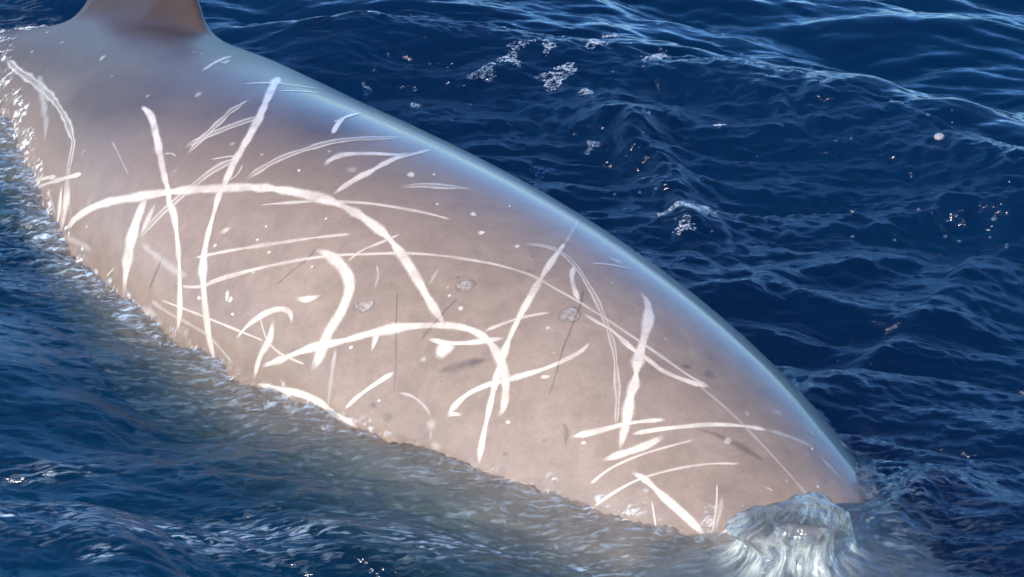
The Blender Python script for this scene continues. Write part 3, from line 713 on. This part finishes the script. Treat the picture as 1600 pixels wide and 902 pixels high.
nw = np.clip((zz_+0.02)/0.08, 0, 1)
xx_ = xx_+0.010*nz*nw*np.cos(A_); yy_ = yy_+0.010*nz*nw*np.sin(A_); zz_ = zz_+0.008*nz*nw
DOME = (0.885, -2.10)
dv = np.stack([xx_+DOME[0], yy_+DOME[1], zz_], -1).reshape(-1, 3)
dome = mesh_obj('water_dome', dv, grid_faces(90, 240, True)[:, ::-1], M_DOME)
tag(dome, 'glassy dome of water welling up over the blowhole of the whale', 'splash')
fl = dome.data.attributes.new('flow', 'FLOAT_VECTOR', 'POINT')
fl.data.foreach_set('vector', np.stack([np.cos(A_), T_/30.0, np.sin(A_)*9], -1).astype(np.float32).ravel())
fattr(dome, 'milk', (0.78*sstep(0.225, 0.10, zz_)*sstep(0.02, 0.10, zz_)))

# beads of water thrown off the dome
def bead(n=12, m=8):
    a = np.linspace(0, 2*math.pi, n+1)[:-1]; e = np.linspace(-math.pi/2, math.pi/2, m+1)
    v = np.stack([np.cos(e)[:, None]*np.cos(a), np.cos(e)[:, None]*np.sin(a), np.sin(e)[:, None]*1.15+0*a], -1).reshape(-1, 3)
    return v, grid_faces(m+1, n, True)[:, ::-1]
gd = np.random.default_rng(12)
dv_, df_ = bead()
drop0 = None
for k in range(26):
    a = gd.uniform(-0.5, 3.6); rd_ = 0.10+0.16*gd.uniform()
    o = mesh_obj('water_droplet', dv_, df_, M_DOME) if drop0 is None else drop0.copy()
    if drop0 is None:
        drop0 = o; fattr(o, 'milk', np.full(len(dv_), 0.25))
    else: C.objects.link(o)
    o.scale = (0.0022+0.0045*gd.uniform()**2,)*3
    o.location = (DOME[0]+rd_*math.cos(a), DOME[1]+0.3*rd_*math.sin(a)-0.06, 0.17+0.09*gd.uniform()-0.25*max(0, rd_-0.16))
    tag(o, 'tiny droplet of water flung up round the dome over the blowhole', 'droplet', 'droplets round the water dome')

# ---------------------------------------------------------------- foam and bubbles on the water
def sea_z(x, y):
    i = int(np.argmin(np.abs(SX-x))); j = int(np.argmin(np.abs(SY-y))); return float(H[i, j])
def dome_shape(n=12, m=5, flat=0.75):
    a = np.linspace(0, 2*math.pi, n+1)[:-1]; e = np.linspace(-0.35, math.pi/2, m+1)
    v = np.stack([np.cos(e)[:, None]*np.cos(a)+0*e[:, None], np.cos(e)[:, None]*np.sin(a), np.sin(e)[:, None]*flat+0*a], -1).reshape(-1, 3)
    return v, grid_faces(m+1, n, True)[:, ::-1]
def bubble_mat(name, cover, tintc, gloss=0.5):
    m, nt, N, L, out = new_mat(name)
    lw = N.new('ShaderNodeLayerWeight'); lw.inputs[0].default_value = 0.35
    gl = N.new('ShaderNodeBsdfGlossy'); gl.inputs['Roughness'].default_value = 0.05
    di = N.new('ShaderNodeBsdfDiffuse'); di.inputs[0].default_value = (*tintc, 1)
    tr = N.new('ShaderNodeBsdfTransparent')
    m1 = N.new('ShaderNodeMixShader'); m1.inputs[0].default_value = cover
    L.new(tr.outputs[0], m1.inputs[1]); L.new(di.outputs[0], m1.inputs[2])
    m2 = N.new('ShaderNodeMixShader'); L.new(math_n(nt, 'ADD', math_n(nt, 'MULTIPLY', lw.outputs['Facing'], gloss), 0.04), m2.inputs[0])
    L.new(m1.outputs[0], m2.inputs[1]); L.new(gl.outputs[0], m2.inputs[2]); L.new(m2.outputs[0], out.inputs[0]); return m
M_BUB = bubble_mat('bubble_film', 0.03, (0.8, 0.8, 0.8)); M_FOAM = bubble_mat('foam', 0.24, (0.40, 0.46, 0.52), 0.05); M_ORB = bubble_mat('pale_bubble', 0.4, (0.40, 0.34, 0.33))
FOAM = [   # label, x, y, half length, half width, turn, bubbles
    ('long lacy foam streak nearest the whale in the middle of the churned water', -0.116, 1.998, 0.070, 0.051, 0.30, 110),
    ('rounded foam patch just above the long lacy streak', -0.008, 2.071, 0.046, 0.067, 0.60, 110),
    ('largest bright foam patch, curved, right of the long lacy streak', 0.178, 1.918, 0.092, 0.065, 0.50, 190),
    ('small tuft of foam on the upper edge of the largest patch', 0.230, 1.990, 0.035, 0.051, 1.20, 60),
    ('thin dotted foam line above the other patches', 0.033, 2.167, 0.066, 0.026, 0.00, 55),
    ('small round foam patch between the thin line and the wave', 0.155, 2.130, 0.030, 0.052, 0.00, 60),
    ('oblong foam patch left of the small crest, under the dark wave', 0.355, 2.137, 0.049, 0.045, 0.30, 80),
    ('faint foam smear close under the dark wave face', 0.427, 2.295, 0.055, 0.045, 0.20, 50),
    ('little foam crumb below the oblong patch', 0.305, 1.789, 0.029, 0.036, 0.00, 40),
    ('slanting foam trail under the curling crest', 0.618, 2.034, 0.092, 0.044, 0.90, 90),
    ('tiny foam crumb alone beside the back of the whale, furthest left', -0.614, 2.005, 0.024, 0.037, 0.00, 35),
    ('flat foam crumb beside the ridge of the whale, second from left', -0.406, 1.796, 0.029, 0.021, 0.00, 30),
    ('pale foam smear between the whale and the bubbling ridge', 0.116, 1.173, 0.051, 0.040, 0.20, 60),
    ('foam smear at the foot of the bubbling ridge', 0.325, 1.340, 0.036, 0.034, 0.40, 45),
    ('white splash of foam where the bubbling ridge meets the whale', 0.698, 0.615, 0.064, 0.123, -1.40, 330),
    ('dim foam flecks below the white splash', 0.657, 0.458, 0.034, 0.054, -1.20, 70),
    ('foam fleck in the ripples under the dark crest on the right', 0.843, 1.414, 0.031, 0.027, 0.20, 35),
]
BUBBLES = [
    (-0.608, 2.587, 0.0103, 'small clear bubble afloat between the back of the whale and the dark crest', 'bubbles between the whale and the crest'),
    (-0.437, 2.470, 0.0088, 'small clear bubble afloat between the back of the whale and the dark crest', 'bubbles between the whale and the crest'),
    (-0.374, 2.279, 0.0101, 'small clear bubble afloat between the back of the whale and the dark crest', 'bubbles between the whale and the crest'),
    (-0.586, 2.108, 0.0143, 'small clear bubble afloat between the back of the whale and the dark crest', 'bubbles between the whale and the crest'),
    (-0.350, 2.152, 0.0143, 'small clear bubble afloat between the back of the whale and the dark crest', 'bubbles between the whale and the crest'),
    (-0.273, 2.115, 0.0114, 'small clear bubble afloat between the back of the whale and the dark crest', 'bubbles between the whale and the crest'),
    (-0.020, 2.595, 0.0118, 'small clear bubble afloat between the back of the whale and the dark crest', 'bubbles between the whale and the crest'),
    (0.014, 2.509, 0.0088, 'small clear bubble afloat between the back of the whale and the dark crest', 'bubbles between the whale and the crest'),
    (0.022, 2.355, 0.0087, 'small clear bubble afloat between the back of the whale and the dark crest', 'bubbles between the whale and the crest'),
    (0.392, 2.325, 0.0116, 'small clear bubble afloat between the back of the whale and the dark crest', 'bubbles between the whale and the crest'),
    (0.462, 2.371, 0.0087, 'small clear bubble afloat between the back of the whale and the dark crest', 'bubbles between the whale and the crest'),
    (0.636, 2.509, 0.0146, 'small clear bubble afloat between the back of the whale and the dark crest', 'bubbles between the whale and the crest'),
    (0.423, 1.918, 0.0113, 'small clear bubble afloat between the back of the whale and the dark crest', 'bubbles between the whale and the crest'),
    (0.552, 1.932, 0.0141, 'small clear bubble afloat between the back of the whale and the dark crest', 'bubbles between the whale and the crest'),
    (-0.174, 1.817, 0.0084, 'small clear bubble afloat between the back of the whale and the dark crest', 'bubbles between the whale and the crest'),
    (0.547, 2.019, 0.0085, 'small clear bubble afloat between the back of the whale and the dark crest', 'bubbles between the whale and the crest'),
    (0.917, 2.440, 0.0117, 'small glinting bubble on the face or foot of the dark crest at upper right', 'bubbles on the dark crest'),
    (1.017, 2.078, 0.0114, 'small glinting bubble on the face or foot of the dark crest at upper right', 'bubbles on the dark crest'),
    (0.933, 2.287, 0.0116, 'small glinting bubble on the face or foot of the dark crest at upper right', 'bubbles on the dark crest'),
    (0.984, 2.257, 0.0115, 'small glinting bubble on the face or foot of the dark crest at upper right', 'bubbles on the dark crest'),
    (0.756, 1.954, 0.0113, 'small glinting bubble on the face or foot of the dark crest at upper right', 'bubbles on the dark crest'),
    (1.272, 2.100, 0.0086, 'small glinting bubble on the face or foot of the dark crest at upper right', 'bubbles on the dark crest'),
    (1.494, 1.860, 0.0085, 'small glinting bubble on the face or foot of the dark crest at upper right', 'bubbles on the dark crest'),
    (1.574, 1.767, 0.0140, 'small glinting bubble on the face or foot of the dark crest at upper right', 'bubbles on the dark crest'),
    (1.569, 1.803, 0.0112, 'small glinting bubble on the face or foot of the dark crest at upper right', 'bubbles on the dark crest'),
    (1.185, 1.925, 0.0085, 'small glinting bubble on the face or foot of the dark crest at upper right', 'bubbles on the dark crest'),
    (1.268, 1.606, 0.0083, 'small glinting bubble on the face or foot of the dark crest at upper right', 'bubbles on the dark crest'),
    (1.520, 1.620, 0.0083, 'small glinting bubble on the face or foot of the dark crest at upper right', 'bubbles on the dark crest'),
    (1.781, 1.641, 0.0139, 'small glinting bubble on the face or foot of the dark crest at upper right', 'bubbles on the dark crest'),
    (1.817, 1.606, 0.0111, 'small glinting bubble on the face or foot of the dark crest at upper right', 'bubbles on the dark crest'),
    (1.540, 1.421, 0.0164, 'small glinting bubble on the face or foot of the dark crest at upper right', 'bubbles on the dark crest'),
    (1.675, 1.293, 0.0163, 'small glinting bubble on the face or foot of the dark crest at upper right', 'bubbles on the dark crest'),
    (1.301, 1.220, 0.0135, 'small glinting bubble on the face or foot of the dark crest at upper right', 'bubbles on the dark crest'),
    (1.361, 1.220, 0.0108, 'small glinting bubble on the face or foot of the dark crest at upper right', 'bubbles on the dark crest'),
    (1.772, 1.306, 0.0109, 'small glinting bubble on the face or foot of the dark crest at upper right', 'bubbles on the dark crest'),
    (1.987, 1.489, 0.0165, 'small glinting bubble on the face or foot of the dark crest at upper right', 'bubbles on the dark crest'),
    (2.034, 1.407, 0.0137, 'small glinting bubble on the face or foot of the dark crest at upper right', 'bubbles on the dark crest'),
    (1.959, 1.620, 0.0111, 'small glinting bubble on the face or foot of the dark crest at upper right', 'bubbles on the dark crest'),
    (2.057, 1.421, 0.0301, 'small glinting bubble on the face or foot of the dark crest at upper right', 'bubbles on the dark crest'),
    (0.987, 1.220, 0.0081, 'small glinting bubble on the face or foot of the dark crest at upper right', 'bubbles on the dark crest'),
    (0.557, 1.448, 0.0165, 'clear bubble on the rough bubbling ridge beside the whale', 'bubbles on the bubbling ridge'),
    (0.531, 1.306, 0.0109, 'clear bubble on the rough bubbling ridge beside the whale', 'bubbles on the bubbling ridge'),
    (0.503, 0.851, 0.0132, 'clear bubble on the rough bubbling ridge beside the whale', 'bubbles on the bubbling ridge'),
    (0.565, 0.820, 0.0132, 'clear bubble on the rough bubbling ridge beside the whale', 'bubbles on the bubbling ridge'),
    (0.519, 0.947, 0.0133, 'clear bubble on the rough bubbling ridge beside the whale', 'bubbles on the bubbling ridge'),
    (0.337, 0.739, 0.0105, 'clear bubble on the rough bubbling ridge beside the whale', 'bubbles on the bubbling ridge'),
    (0.538, 0.979, 0.0107, 'clear bubble on the rough bubbling ridge beside the whale', 'bubbles on the bubbling ridge'),
    (0.272, 1.017, 0.0107, 'clear bubble on the rough bubbling ridge beside the whale', 'bubbles on the bubbling ridge'),
    (0.595, 0.634, 0.0130, 'clear bubble on the rough bubbling ridge beside the whale', 'bubbles on the bubbling ridge'),
    (0.627, 0.512, 0.0103, 'clear bubble on the rough bubbling ridge beside the whale', 'bubbles on the bubbling ridge'),
    (0.764, 0.446, 0.0103, 'clear bubble on the rough bubbling ridge beside the whale', 'bubbles on the bubbling ridge'),
    (0.403, 0.851, 0.0106, 'clear bubble on the rough bubbling ridge beside the whale', 'bubbles on the bubbling ridge'),
    (1.568, 0.591, 0.0156, 'glassy bubble on the short dark hump at the far right', 'bubbles on the far right hump'),
    (1.663, 0.494, 0.0181, 'glassy bubble on the short dark hump at the far right', 'bubbles on the far right hump'),
    (1.714, 0.464, 0.0154, 'glassy bubble on the short dark hump at the far right', 'bubbles on the far right hump'),
    (1.681, 0.585, 0.0156, 'glassy bubble on the short dark hump at the far right', 'bubbles on the far right hump'),
    (1.304, 0.458, 0.0154, 'glassy bubble on the short dark hump at the far right', 'bubbles on the far right hump'),
    (1.464, 0.440, 0.0129, 'glassy bubble on the short dark hump at the far right', 'bubbles on the far right hump'),
    (1.885, 0.381, 0.0154, 'glassy bubble on the short dark hump at the far right', 'bubbles on the far right hump'),
    (1.854, 0.542, 0.0233, 'glassy bubble on the short dark hump at the far right', 'bubbles on the far right hump'),
    (1.877, 0.339, 0.0153, 'glassy bubble on the short dark hump at the far right', 'bubbles on the far right hump'),
    (1.618, 0.573, 0.0104, 'glassy bubble on the short dark hump at the far right', 'bubbles on the far right hump'),
    (1.832, 0.470, 0.0129, 'glassy bubble on the short dark hump at the far right', 'bubbles on the far right hump'),
]
ORB = (1.701, 1.108)
g5 = np.random.default_rng(5)
sv, sf = dome_shape(7, 2, 0.4)
for label, x, y, rx, ry, rot, cnt in FOAM:
    vs_, fs_ = [], []
    for k in range(int(cnt*2.6)):
        a = g5.uniform(0, 6.28); rad = math.sqrt(g5.uniform())*(0.8+0.35*math.sin(3*a+x*9))
        dx, dy = rx*rad*math.cos(a), ry*rad*math.sin(a)
        px_ = x+dx*math.cos(rot)-dy*math.sin(rot); py_ = y+dx*math.sin(rot)+dy*math.cos(rot)
        s_ = 0.0018+0.0048*g5.uniform()**3
        vs_.append(sv*s_+[px_, py_, sea_z(px_, py_)+0.001]); fs_.append(sf+k*len(sv))
    o = mesh_obj('foam_patch', np.vstack(vs_), np.vstack(fs_), M_FOAM)
    tag(o, label, 'foam', 'foam patches on the churned water')
bv_, bf_ = dome_shape(20, 9)
bub0 = mesh_obj('bubble', bv_, bf_, M_BUB)
for k, (x, y, r_, lab, grp) in enumerate(BUBBLES):
    b_ = bub0 if k == 0 else bub0.copy()
    if k: C.objects.link(b_)
    b_.location = (x, y, sea_z(x, y)); b_.scale = (r_*0.55,)*3; b_.rotation_euler = (0, 0, k*1.7)
    tag(b_, lab, 'bubble', grp)
orb = mesh_obj('bubble', bv_*0.022, bf_, M_ORB); orb.location = (ORB[0], ORB[1], sea_z(*ORB))
tag(orb, 'pale pinkish bubble in the smooth blue water beyond the ripples', 'bubble')
